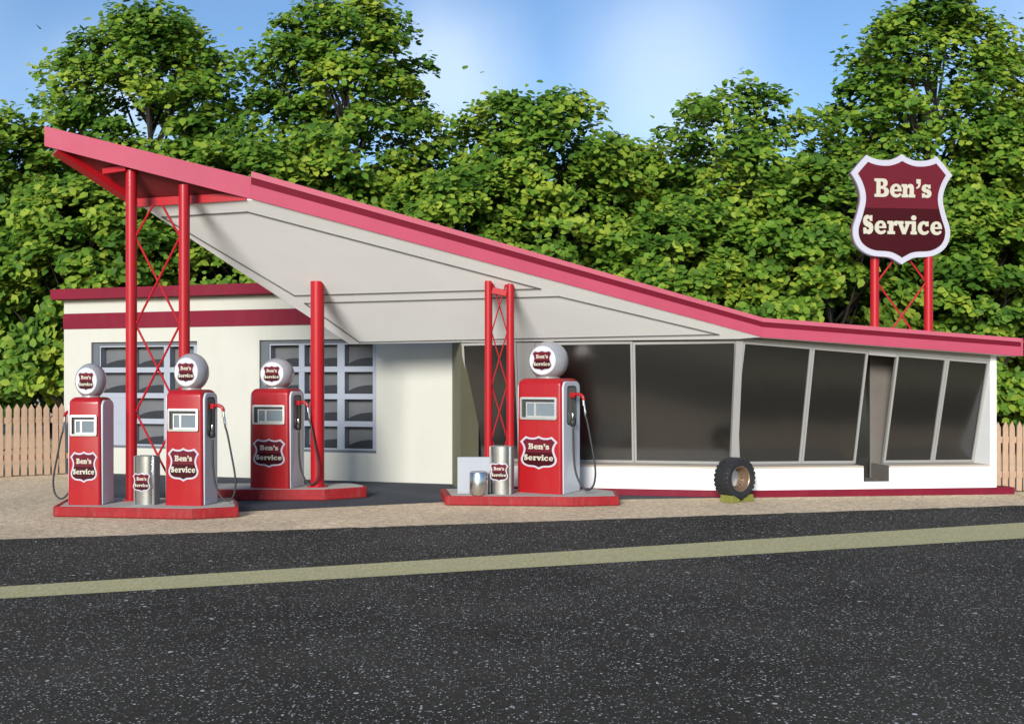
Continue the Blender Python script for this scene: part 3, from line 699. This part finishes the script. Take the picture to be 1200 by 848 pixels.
# ------------------------------------------------------------------ petrol pumps
def pump(label, corner, alpha, w, d, h, gr, zbase, side=1):
    """corner = base position of the front right corner; alpha = turn of the front towards the left"""
    rz = -R(alpha)
    m = Matrix.Rotation(rz, 3, 'Z')
    c = Vector((corner[0], corner[1], zbase)) - m @ Vector((w / 2, -d / 2, 0))
    t = thing('fuel_pump', label, 'fuel pump', c, rz, 'red fuel pumps with round globes')
    k = h / 1.64
    b = MB(); rings = []
    lev = [(0, 1.03, 1.02), (.02, 1.03, 1.02), (.022, 1.0, 1.0), (.5, .985, .985)]
    rx, ry, rt_ = .05, .09, .10
    z1 = h - rt_ * k
    lev = [(0.0, 0, 0), (z1, 0.0, 0.0)]
    for i in range(1, 8):
        a = i / 7 * math.pi / 2; lev.append((z1 + rt_ * k * math.sin(a), (1 - math.cos(a)) * .075 * k, (1 - math.cos(a)) * .10 * k))
    for z, ix, iy in lev:
        # slight batter: a little wider at the foot
        e = 0.012 * (1 - z / h)
        rr = rrect(w + 2 * e - 2 * ix, d + 2 * e - 2 * iy, .045 * k, 4)
        rings.append([(x, y, z) for x, y in rr])
    b.loft(rings).build('body', M['pump_red'], t, smooth=50)
    for s in (-1, 1):
        zt = h - .045 * k
        pr = []
        y0, y1, r_ = -d / 2 + .035 * k, d / 2 - .03 * k, .10 * k
        pr += [(y0, .0), (y1, .0)]
        pr += [(y1 - r_ + r_ * math.cos(R(a)), zt - r_ + r_ * math.sin(R(a))) for a in range(0, 91, 15)]
        pr += [(y0 + r_ - r_ * math.sin(R(a)), zt - r_ + r_ * math.cos(R(a))) for a in range(0, 91, 15)]
        n = len(pr); x0, x1 = s * (w / 2 - .07), s * (w / 2 + .024)
        mb = MB().add([(x0, y, z) for y, z in pr] + [(x1, y, z) for y, z in pr], [tuple(range(n)), tuple(range(2 * n - 1, n - 1, -1))] + [(i, (i + 1) % n, n + (i + 1) % n, n + i) for i in range(n)])
        mb.build('side_panel', M['panel_white'], t, bevel=.012, smooth=40)
    # dial window
    yf = -d / 2 - .008
    wz, ww, wh = .738 * h, .84 * w, .195 * h
    win = MB()
    o_, i_ = rrect(ww, wh, .025 * k, 4), rrect(ww - .06 * k, wh - .06 * k, .012 * k, 4); n = len(o_)
    vs = [(x, yf - .028, z + wz) for x, z in o_] + [(x, yf - .030, z + wz) for x, z in i_] + [(x, yf + .02, z + wz) for x, z in o_] + [(x, yf + .02, z + wz) for x, z in i_]
    fs = []
    for q in range(n):
        r_ = (q + 1) % n
        fs += [(q, r_, n + r_, n + q), (q, 2 * n + q, 2 * n + r_, r_), (n + q, n + r_, 3 * n + r_, 3 * n + q), (2 * n + q, 3 * n + q, 3 * n + r_, 2 * n + r_)]
    wob = win.add(vs, fs).build('dial_window', M['bezel'], t, smooth=40)
    iw, ih = ww - .06 * k, wh - .06 * k
    MB().box((0, yf + .004, wz), (iw + .01, .008, ih + .01)).build('dial_back', M['dark_hole'], wob)
    fm = MB(); l, r_, bt, tp = -iw * .38, iw * .5, -ih * .5, ih * .34
    dvd = -iw * .10
    for a, b2, c2_, d2 in ((l, r_, bt, bt + .024 * k), (l, r_, tp - .02 * k, tp), (l, l + .018 * k, bt + .024 * k, tp - .02 * k), (dvd - .016 * k, dvd + .016 * k, bt + .024 * k, tp - .02 * k), (r_ - .012 * k, r_, bt + .024 * k, tp - .02 * k)):
        fm.box(((a + b2) / 2, yf - .009, wz + (c2_ + d2) / 2), (b2 - a, .016, d2 - c2_))
    fm.build('dial_frame', M['bezel'], wob)
    MB().box(((l + r_) / 2, yf - .003, wz + (bt + tp) / 2), (r_ - l - .01, .006, tp - bt - .01)).build('dial_glass', M['meter_glass'], wob)
    shield('badge', t, (0, -d / 2 - .004, .355 * h), .43 * w / .967, .147 * h, .16)
    # globe with a flat lens front and back
    gx, gz = gr
    cz = h + gz * .90
    prof = []
    fz = .66
    for i in range(13):
        a = -1 + 2 * i / 12
        yy = a * fz; prof.append((yy, math.sqrt(1 - yy * yy)))
    rg = [[(math.cos(2 * math.pi * q / 36) * rr_ * gx, yy * gx, cz + math.sin(2 * math.pi * q / 36) * rr_ * gz) for q in range(36)] for yy, rr_ in prof]
    gl = MB().loft(rg).build('globe', M['globe'], t, smooth=35)
    MB().loft([[(math.cos(2 * math.pi * q / 36) * rr_ * gx, yy * gx, cz + math.sin(2 * math.pi * q / 36) * rr_ * gz) for q in range(36)] for yy, rr_ in ((-.62, .735), (-.685, .735), (-.71, .71), (-.72, .67))]).build('lens', M['globe_face'], gl, smooth=50)
    MB().tube([(0, 0, h - .02), (0, 0, h + .035)], [.62 * gx, .5 * gx], 24).build('collar', M['bezel'], gl, smooth=40)
    shield('globe_badge', t, (0, -.72 * gx + .002, cz), .60 * gx / .967, .57 * gz, .07)
    # nozzle, holster and hose
    sx = side
    X = w / 2 + .026
    yo = -.02 if side > 0 else d * .26
    zt = .855 * h
    pl = [(y, z) for y, z in rrect(d * .46, .33 * h, .05 * k, 4)]
    n = len(pl); zc_ = .765 * h
    mb = MB().add([(sx * (X - .02), y + yo, z + zc_) for y, z in pl] + [(sx * (X + .003), y + yo, z + zc_) for y, z in pl], [tuple(range(n)), tuple(range(2 * n - 1, n - 1, -1))] + [(i, (i + 1) % n, n + (i + 1) % n, n + i) for i in range(n)])
    ho = mb.build('holster', M['holster'], t)
    rim = MB().tube(spline([(sx * (X + .004), y + yo, z + zc_) for y, z in pl] + [(sx * (X + .004), pl[0][0] + yo, pl[0][1] + zc_)], 1), .008 * k, 6).build('holster_rim', M['dark_hole'], ho, smooth=60)
    P = lambda x, y, z: (sx * (X + x * k), yo + y * k, z * k)
    zz = zt / k
    nzl = MB().box(P(.035, -.01, zz), (.07 * k, .085 * k, .075 * k)).tube(spline([P(.05, -.01, zz), P(.11, -.01, zz + .012), P(.165, -.01, zz - .005), P(.195, -.01, zz - .04), P(.197, -.01, zz - .075)], 5), [.026 * k] * 8 + [.024 * k] * 13, 12)
    no = nzl.build('nozzle', M['pump_red'], t, smooth=45, bevel=.006)
    MB().tube([P(.197, -.01, zz - .07), P(.203, -.01, zz - .15), P(.212, -.01, zz - .152), P(.225, -.01, zz - .25), P(.228, -.01, zz - .30)], [.020 * k, .022 * k, .017 * k, .019 * k, .013 * k], 12).build('spout', M['chrome'], no, smooth=45)
    hs = spline([P(.227, -.01, zz - .29), P(.262, -.01, 1.0), P(.32, -.01, .72), P(.372, -.01, .45), P(.385, -.01, .27), P(.35, -.01, .12), P(.26, -.01, .055), P(.16, -.01, .12), P(.075, -.01, .30), P(.045, -.01, .52), P(.036, -.01, .75), P(.036, -.01, .93)], 7)
    MB().tube(hs, .0145 * k, 10).build('hose', M['rubber'], t, smooth=60)
    vz = .615 * h / k
    vv = MB()
    vv.loft([[(sx * (X + .03 * k) + math.cos(2 * math.pi * q / 16) * .045 * k * rr_, yo - .01 * k + math.sin(2 * math.pi * q / 16) * .045 * k * rr_, (vz + zz2) * k) for q in range(16)] for zz2, rr_ in ((-.06, .5), (-.045, .85), (.0, 1.0), (.035, .85), (.05, .45))])
    vo = vv.build('swivel', M['rubber'], t, smooth=60)
    MB().tube([P(.035, -.03, vz + .045), P(.035, -.03, vz + .09), P(.035, -.03, vz + .13)], [.012 * k, .017 * k, .010 * k], 10).build('swivel_pin', M['chrome'], vo, smooth=45)
    MB().tube([P(.012, .0, vz + .05), P(.010, .01, zz - .03)], .008 * k, 8).build('lever', M['dark_hole'], ho, smooth=45)
    return t
c = G(117.2, 591.6, .153); pump('narrow red pump at the far left whose hose hangs on its left side', c, 4, .462, .41, 1.526, (.215, .255), .153, side=-1)
c = G(236.6, 592.5, .153); pump('red pump beside the lattice column, right of the steel bin on the left island', c, 10, .55, .468, 1.634, (.242, .275), .153)
c = G(338, 572.5, .183); pump('red pump standing alone in front of the single thick post', c, 14, .672, .559, 1.605, (.275, .262), .183)
c = at(657.4, 15.85); pump('broadest red pump, on the right island before the dark plate glass', c, 30, .773, .65, 1.80, (.318, .310), .153)

# ------------------------------------------------------------------ bins, cabinet, canister
def steel_bin(label, px, py, Yf, w, d, h, alpha):
    c = at(px, Yf); rz = -R(alpha); m = Matrix.Rotation(rz, 3, 'Z')
    c = c - m @ Vector((w / 2, -d / 2, 0)); c.z = .153
    t = thing('steel_bin', label, 'bin', c, rz, 'steel bins with shield badges')
    f = MB()
    n = 14; ra = w * .42; bulge = d * .30
    poly = [(-w / 2, d / 2), (-w / 2, -d / 2), (-ra, -d / 2)] + [(-ra * math.cos(math.pi * i / n), -d / 2 - bulge * math.sin(math.pi * i / n)) for i in range(1, n)] + [(ra, -d / 2), (w / 2, -d / 2), (w / 2, d / 2)]
    f.prism(poly, 0, h).build('body', M['brushed'], t, smooth=30, bevel=.004)
    MB().box((w / 2 + .004, .0, h / 2), (.006, d * .96, h * .985)).build('side_panel', M['grey_metal'], t)
    MB().prism([(x * .86, y * .86) for x, y in poly], h + .001, h + .004).build('lid', M['grey_metal'], t)
    shield('badge', t, (0, -d / 2 - bulge - .002, h * .47), w * .45, h * .2, .06)
    return t
steel_bin('steel bin with maroon shield between the two pumps of the left island', 180, 0, 14.52, .31, .17, .69, 10)
steel_bin('steel bin with maroon shield in front of the pale cabinet, left of the broadest pump', 598.5, 0, 15.86, .345, .2, .745, 14)
cb = at(536, 15.98); tcb = thing('cabinet', 'plain pale grey cabinet under the slim braced posts', 'cabinet', (cb.x + .31, cb.y + .05, .153))
MB().box((0, 0, .285), (.62, .10, .57)).build('body', M['box'], tcb, bevel=.008)
MB().box((0, -.052, .285), (.56, .004, .51)).build('door', M['box'], tcb)
cc = at(561.2, 15.9); tcn = thing('metal_canister', 'small round metal canister standing before the pale cabinet', 'canister', (cc.x, cc.y - .08, .153))
MB().tube([(0, 0, 0), (0, 0, .012), (0, 0, .34), (0, 0, .352)], [.138, .145, .145, .138], 32).build('body', M['brushed'], tcn, smooth=40)
MB().tube([(0, 0, .353), (0, 0, .362)], [.128, .12], 32).build('lid', M['grey_metal'], tcn, smooth=40)

# ------------------------------------------------------------------ tyre on chocks
ty = at(861, 16.28); RT, WT = .335, .29
tt = thing('tyre', 'knobbly black off-road tyre with open bronze rim propped on two chocks', 'tyre', (ty.x, ty.y, .03), R(33))
prof = [(-WT * .44, RT * .60), (-WT * .50, RT * .72), (-WT * .50, RT * .84), (-WT * .46, RT * .92), (-WT * .40, RT * .955), (0, RT * .965), (WT * .40, RT * .955), (WT * .46, RT * .92), (WT * .50, RT * .84), (WT * .50, RT * .72), (WT * .44, RT * .60), (WT * .36, RT * .57), (0, RT * .63), (-WT * .36, RT * .57)]
def ringloft(prof, n=56, closed=True):
    mb = MB(); vs = []; fs = []; k = len(prof)
    for q in range(n):
        a = 2 * math.pi * q / n
        vs += [(math.cos(a) * r_, y, RT + math.sin(a) * r_) for y, r_ in prof]
    for q in range(n):
        for i in range(k if closed else k - 1):
            fs.append((q * k + i, q * k + (i + 1) % k, ((q + 1) % n) * k + (i + 1) % k, ((q + 1) % n) * k + i))
    return mb.add(vs, fs)
tb_ = ringloft(prof)
nb = 26
for q in range(nb):
    for row, (y, hw) in enumerate(((-.38, .09), (-.13, .085), (.13, .085), (.38, .09))):
        a = 2 * math.pi * (q + (.5 if row % 2 else 0)) / nb
        da = 2 * math.pi / nb * .33; sk = .07 * (1 if row < 2 else -1)
        r0, r1 = RT * .93, RT * (1.0 if row in (1, 2) else .985)
        y0, y1 = (y - hw) * WT, (y + hw) * WT
        def pt(r_, a_, y_): return (math.cos(a_) * r_, y_, RT + math.sin(a_) * r_)
        P8 = [pt(r0, a - da, y0), pt(r0, a + da, y0), pt(r0, a + da + sk, y1), pt(r0, a - da + sk, y1)]
        Q8 = [pt(r1, a - da * .85, y0 + .003), pt(r1, a + da * .85, y0 + .003), pt(r1, a + da * .85 + sk, y1 - .003), pt(r1, a - da * .85 + sk, y1 - .003)]
        tb_.hexa(P8, Q8)
    for s in (-1, 1):                      # shoulder lugs
        a = 2 * math.pi * (q + (.25 if s > 0 else 0)) / nb; da = 2 * math.pi / nb * .3
        P8 = [pt(RT * .80, a - da, s * WT * .49), pt(RT * .80, a + da, s * WT * .49), pt(RT * .95, a + da, s * WT * .40), pt(RT * .95, a - da, s * WT * .40)]
        Q8 = [pt(RT * .82, a - da, s * WT * .52), pt(RT * .82, a + da, s * WT * .52), pt(RT * .965, a + da, s * WT * .475), pt(RT * .965, a - da, s * WT * .475)]
        tb_.hexa(P8, Q8)
to = tb_.build('carcass', M['tyre'], tt, smooth=35)
rp = [(-WT * .46, RT * .60), (-WT * .47, RT * .575), (-WT * .43, RT * .55), (-WT * .38, RT * .555), (-WT * .2, RT * .50), (WT * .2, RT * .46), (WT * .40, RT * .55), (WT * .46, RT * .60), (WT * .36, RT * .575), (-WT * .36, RT * .575)]
rob = ringloft(rp, 56).build('rim', M['rim'], tt, smooth=40)
hl = ringloft([(-WT * .02, RT * .485), (-WT * .02, RT * .36), (WT * .03, RT * .36), (WT * .03, RT * .48)], 56).build('rim_flange', M['rim'], rob, smooth=40)
bl = MB()
for q in range(16):
    a = 2 * math.pi * q / 16; cxx, czz = math.cos(a) * RT * .42, RT + math.sin(a) * RT * .42
    bl.tube([(cxx, -WT * .025, czz), (cxx, -WT * .06, czz)], .011, 8)
o = bl.build('wheel_nuts', M['dark_hole'], rob); o['kind'] = 'stuff'
for i, (off, lab) in enumerate(((-.125, 'olive yellow chock under the left of the upright tyre'), (.125, 'olive yellow chock under the right of the upright tyre'))):
    m = Matrix.Rotation(R(33), 3, 'Z'); p = Vector((ty.x, ty.y, 0)) + m @ Vector((off, -.05, 0))
    w0, w1 = .12, .075
    if i == 0: poly = [(-.125, 0), (.06, 0), (.06, .045), (-.065, .11), (-.105, .11)]
    else: poly = [(-.06, 0), (.125, 0), (.105, .11), (.065, .11), (-.06, .045)]
    n = 5
    mb = MB().add([(x, -.13, z) for x, z in poly] + [(x, .13, z) for x, z in poly], [tuple(range(n)), tuple(range(2 * n - 1, n - 1, -1))] + [(k_, (k_ + 1) % n, n + (k_ + 1) % n, n + k_) for k_ in range(n)])
    ob = mb.build('wheel_chock', M['chock'], None, bevel=.006); ob.location = (p.x, p.y, .004); ob.rotation_euler = (0, 0, R(33))
    tag(ob, lab, 'chock', 'chocks holding the tyre')

# ------------------------------------------------------------------ roof sign
YS = 18.6
sp0, sp1 = (1025 - CX) / F * YS, (1088 - CX) / F * YS
zr = 2.60
sgc = D(1053, 246, YS)
sg = thing('shield_sign', 'big maroon shield sign on two red posts above the low roof', 'sign', ((sp0 + sp1) / 2, YS, zr))
hx = (sp1 - sp0) / 2
for s in (-1, 1):
    MB().tube([(s * hx, 0, 0), (s * hx, 0, 2.3)], .078, 20).build('post', M['post_red'], sg, smooth=40)
bh = 1.2; zb0 = 3.7 - zr - .02
zmid = D(1057, 331, YS).z - zr
for (za, zb) in ((zmid - bh, zmid), (zmid + .02, zmid + bh)):
    MB().tube([(-hx + .05, -.012, za), (hx - .05, -.012, zb)], .017, 8).build('brace', M['post_red'], sg, smooth=40)
    MB().tube([(-hx + .05, .012, zb), (hx - .05, .012, za)], .017, 8).build('brace', M['post_red'], sg, smooth=40)
hs_ = .5 * (311.5 - 182) / F * YS
sh = shield('shield_panel', sg, (sgc.x - sg.location.x, -.10, sgc.z - zr), hs_ * .985, hs_, hs_ * .9, R(6))
body = link('sign_box', plate(OUT, 0.002, .07).mesh('sign_box'), M['shield_side'], sh)

# ------------------------------------------------------------------ fences
def fence(label, p0, p1, h, pitch, rails, wfrac=.74):
    p0, p1 = Vector(p0), Vector(p1); L = (p1 - p0).length; u = (p1 - p0).normalized()
    t = thing('picket_fence', label, 'fence', p0, math.atan2(u.y, u.x))
    n = int(L / pitch); w = pitch * wfrac
    rnd = random.Random(int(h * 1000))
    me = None
    prof = [(-w / 2, 0), (w / 2, 0), (w / 2, h - .10), (0, h), (-w / 2, h - .10)]
    for i in range(n):
        if me is None:
            o = MB().add([(x, -.012, z) for x, z in prof] + [(x, .012, z) for x, z in prof], [tuple(range(5)), tuple(range(9, 4, -1))] + [(k, (k + 1) % 5, 5 + (k + 1) % 5, 5 + k) for k in range(5)]).build('picket', M['fence'], t); me = o.data
        else: o = link('picket', me, None, t)
        o.location = (i * pitch + pitch / 2, 0, .02 + rnd.uniform(-.012, .012)); o.rotation_euler = (0, rnd.uniform(-.012, .012), 0)
    for z in rails:
        MB().box((L / 2, .032, z), (L, .035, .11)).build('rail', M['fence'], t, bevel=.004)
    return t
f0, f1 = G(0, 559), G(86, 555.2); fd = (f1 - f0).normalized()
fence('tan picket fence left of the garage wing', f0 - fd * 3.5, f1, 1.43, .143, (1.12, .38))
fence('tan picket fence right of the glazed wing', (8.30, 17.62, 0), (13.0, 17.75, 0), 1.19, .122, (.90, .30))

# ------------------------------------------------------------------ trees
def tree(label, x, y, h, cr, seed, low=0.22, nclump=125, nleaf=165, leaf=.21, m='leaf', group='leafy trees behind the station', shape=1.0, name='leafy_tree'):
    rng = np.random.default_rng(seed); rnd = random.Random(seed)
    t = thing(name, label, 'tree', (x, y, 0), 0, group)
    tr = MB(); zf = h * low
    lean = Vector((rnd.uniform(-.4, .4), rnd.uniform(-.3, .3), 0))
    tr.tube([(0, 0, -.05), (lean.x * .2, lean.y * .2, zf * .6), (lean.x * .5, lean.y * .5, zf * 1.3), (lean.x, lean.y, h * .62), (lean.x * 1.2, lean.y, h * .86)], [.026 * h, .018 * h, .014 * h, .007 * h, .002 * h], 9)
    centres = []
    H = h - zf
    def env(f):      # crown radius at height fraction f
        return cr * (0.62 + 0.38 * math.sin(min(1, f / .45) * math.pi / 2)) * (1 if f < .45 else math.sqrt(max(.03, 1 - ((f - .45) / .58) ** 2))) ** shape
    for i in range(nclump):
        f = (i + rnd.random()) / nclump
        f = f ** .92
        r_ = env(f) * math.sqrt(rnd.uniform(.25, 1.0)); a = i * 2.399 + rnd.uniform(-.5, .5)
        centres.append(Vector((math.cos(a) * r_ + lean.x * f, math.sin(a) * r_ * .9 + lean.y * f, zf + f * H * .97)))
    for i, c_ in enumerate(centres):
        if i % 3 == 0:
            z0 = max(zf * .7, c_.z - max(.8, .75 * math.hypot(c_.x, c_.y)) - .1 * h)
            z0 = min(z0, h * .8)
            st = Vector((lean.x * z0 / h, lean.y * z0 / h, z0)); md = st.lerp(c_, .5) + Vector((0, 0, -.12))
            tr.tube([st, md, c_ + Vector((0, 0, .1))], [.0055 * h, .0034 * h, .0012 * h], 5, caps=False)
    tr.build('trunk', M['bark'], t, smooth=60)
    C = np.array([tuple(c_) for c_ in centres]); nC = len(C)
    idx = np.repeat(np.arange(nC), nleaf); n = len(idx)
    size = rng.uniform(.55, 1.05, nC) * (cr * .29)
    th = rng.uniform(0, 2 * np.pi, n); rr = np.sqrt(rng.uniform(0, 1, n))
    P = np.stack([np.cos(th) * rr * size[idx], np.sin(th) * rr * size[idx], (rng.normal(0, .20, n) + .30 * (1 - rr ** 2)) * size[idx]], 1) + C[idx]
    stray = rng.random(n) < .012
    P[stray] += rng.normal(0, .45, (stray.sum(), 3))
    # leaf frame: normals mostly up and outward
    out = P - np.array([0, 0, zf + H * .35]); out /= np.linalg.norm(out, axis=1)[:, None] + 1e-6
    nrm = out * .40 + np.array([0, -.55, .62]) + rng.normal(0, .38, (n, 3)); nrm /= np.linalg.norm(nrm, axis=1)[:, None]
    d = rng.normal(0, 1, (n, 3)); u = d - (d * nrm).sum(1)[:, None] * nrm; u /= np.linalg.norm(u, axis=1)[:, None]; v = np.cross(nrm, u)
    s = leaf * rng.uniform(.55, 1.25, n)[:, None]
    shp = [(-.5, 0, 0), (-.2, .36, .05), (.2, .32, .05), (.55, 0, -.06), (.2, -.32, .05), (-.2, -.36, .05)]
    V = np.concatenate([P + (u * a + v * b + nrm * c_) * s for a, b, c_ in shp], 1).reshape(-1, 3)
    me = bpy.data.meshes.new('crown')
    me.vertices.add(6 * n); me.loops.add(6 * n); me.polygons.add(n)
    me.vertices.foreach_set('co', V.astype(np.float32).ravel())
    me.loops.foreach_set('vertex_index', np.arange(6 * n, dtype=np.int32))
    me.polygons.foreach_set('loop_start', np.arange(0, 6 * n, 6, dtype=np.int32))
    me.update(calc_edges=True)
    link('crown', me, M[m], t)
    return t
def tpx(px, Y): return (px - CX) / F * Y
def toph(py, Y): return EYE + (HY - py) / F * Y
for (px, Y, py, cr, seed, lab, kw) in [
    (178, 30, 14, 3.1, 11, 'tall bright green tree above the canopy tip, nearest the left edge', dict(nclump=190)),
    (405, 30, 4, 3.2, 12, 'tallest bright green tree behind the middle of the canopy', dict(nclump=190)),
    (1098, 30, -4, 3.2, 13, 'tall bright green tree rising behind the shield sign', dict(nclump=190)),
    (-10, 28, 135, 2.9, 14, 'shorter green tree cut by the left edge of the picture', dict()),
    (612, 29, 116, 2.9, 15, 'rounded green tree behind the highest part of the pink roof slope', dict()),
    (725, 31, 168, 2.5, 16, 'low green tree in the dip of the tree line', dict()),
    (865, 29, 104, 3.2, 17, 'broad green tree left of the shield sign', dict(nclump=85)),
    (1235, 28, 120, 3.0, 18, 'green tree cut by the right edge of the picture', dict()),
    (285, 27, 165, 2.7, 19, 'lower tree filling the gap between the two tall left trees', dict(low=.12)),
    (520, 27, 205, 2.6, 20, 'low spreading tree just above the pink roof slope', dict(low=.12)),
    (985, 27, 190, 2.5, 21, 'low green tree just left of the sign posts', dict(low=.12)),
    (95, 26.5, 215, 2.5, 22, 'low green tree behind the lattice column', dict(low=.2)),
    (780, 27, 245, 2.4, 23, 'small green tree behind the bend of the roof', dict(low=.1)),
    (1165, 26.5, 240, 2.3, 24, 'small green tree beside the right picket fence', dict(low=.1)),
]:
    tree(lab, tpx(px, Y), Y, toph(py, Y), cr, seed, **kw)
rn_ = random.Random(5)
back = ['far left', 'left', 'centre left', 'centre', 'centre right', 'right', 'far right', 'outer right', 'outer left']
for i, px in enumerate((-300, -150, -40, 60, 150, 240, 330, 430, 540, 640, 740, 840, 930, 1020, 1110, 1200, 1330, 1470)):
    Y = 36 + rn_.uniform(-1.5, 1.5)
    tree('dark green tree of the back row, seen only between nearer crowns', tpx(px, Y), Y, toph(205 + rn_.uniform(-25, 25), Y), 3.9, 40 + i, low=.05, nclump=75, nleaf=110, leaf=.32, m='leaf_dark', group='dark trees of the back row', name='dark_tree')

# ------------------------------------------------------------------ light, sky, camera
SUN_EL, SUN_AZ = 18.5, -16.0           # azimuth measured from behind the camera towards its right
sd = Vector((math.sin(R(SUN_AZ)) * math.cos(R(SUN_EL)), -math.cos(R(SUN_AZ)) * math.cos(R(SUN_EL)), math.sin(R(SUN_EL))))
sl_ = bpy.data.lights.new('sun', 'SUN'); sl_.energy = 3.3; sl_.angle = R(18); sl_.color = (1.0, .965, .91)
so = bpy.data.objects.new('sun', sl_); COL.objects.link(so); so.rotation_euler = sd.to_track_quat('Z', 'Y').to_euler()
w = bpy.data.worlds.new('World'); S.world = w; w.use_nodes = True
nt = w.node_tree; bg = nt.nodes['Background']
sky = N(nt, 'ShaderNodeTexSky', sky_type='NISHITA', sun_disc=False); sky.sun_elevation = R(SUN_EL); sky.sun_rotation = R(180 - SUN_AZ)
sky.air_density = 1.0; sky.dust_density = 0.25; sky.ozone_density = 2.6
tc = N(nt, 'ShaderNodeTexCoord')
tint = N(nt, 'ShaderNodeMix', data_type='RGBA', blend_type='MULTIPLY'); tint.inputs[0].default_value = 1
nt.links.new(sky.outputs['Color'], tint.inputs[6]); tint.inputs[7].default_value = (.80, .88, .97, 1)
last = tint.outputs[2]
cn = N(nt, 'ShaderNodeTexNoise', i_Scale=5.0, i_Detail=4.0, i_Roughness=0.5); nt.links.new(tc.outputs['Generated'], cn.inputs['Vector'])
for px, py, rad, amt in ((528, 95, .08, .42), (785, 95, .10, .36), (130, 110, .07, .35), (-500, 60, .25, .6), (1700, 120, .3, .6)):   # soft fair-weather clouds
    d_ = D(px, py, 1.0) - Vector((0, 0, EYE)); d_.normalize()
    ds = N(nt, 'ShaderNodeVectorMath', operation='DISTANCE'); nt.links.new(tc.outputs['Generated'], ds.inputs[0]); ds.inputs[1].default_value = d_
    ad = N(nt, 'ShaderNodeMath', operation='MULTIPLY_ADD'); ad.inputs[1].default_value = -.09; nt.links.new(cn.outputs['Fac'], ad.inputs[0]); nt.links.new(ds.outputs['Value'], ad.inputs[2])
    mr = N(nt, 'ShaderNodeMapRange', interpolation_type='SMOOTHERSTEP'); mr.inputs['From Min'].default_value = rad * 1.5 - .045; mr.inputs['From Max'].default_value = -.045
    mr.inputs['To Min'].default_value = 0; mr.inputs['To Max'].default_value = amt
    nt.links.new(ad.outputs[0], mr.inputs['Value'])
    mx = N(nt, 'ShaderNodeMix', data_type='RGBA'); nt.links.new(mr.outputs['Result'], mx.inputs[0]); nt.links.new(last, mx.inputs[6]); mx.inputs[7].default_value = (6.6, 7.2, 7.8, 1)
    last = mx.outputs[2]
nt.links.new(last, bg.inputs['Color']); bg.inputs['Strength'].default_value = 0.105

cam = bpy.data.cameras.new('camera'); co_ = bpy.data.objects.new('camera', cam); COL.objects.link(co_)
co_.location = (0, 0, EYE); co_.rotation_euler = (R(90), 0, 0)
cam.sensor_width = 36; cam.lens = 36; cam.shift_y = (HY - 424) / 1200; cam.clip_end = 2000; cam.clip_start = .1
S.camera = co_
S.render.resolution_x, S.render.resolution_y = 1024, 723
vs_ = S.view_settings
vs_.view_transform = 'Standard'; vs_.look = 'None'; vs_.exposure = 0.74; vs_.gamma = 1.0; vs_.use_curve_mapping = False
S.cycles.max_bounces = 6
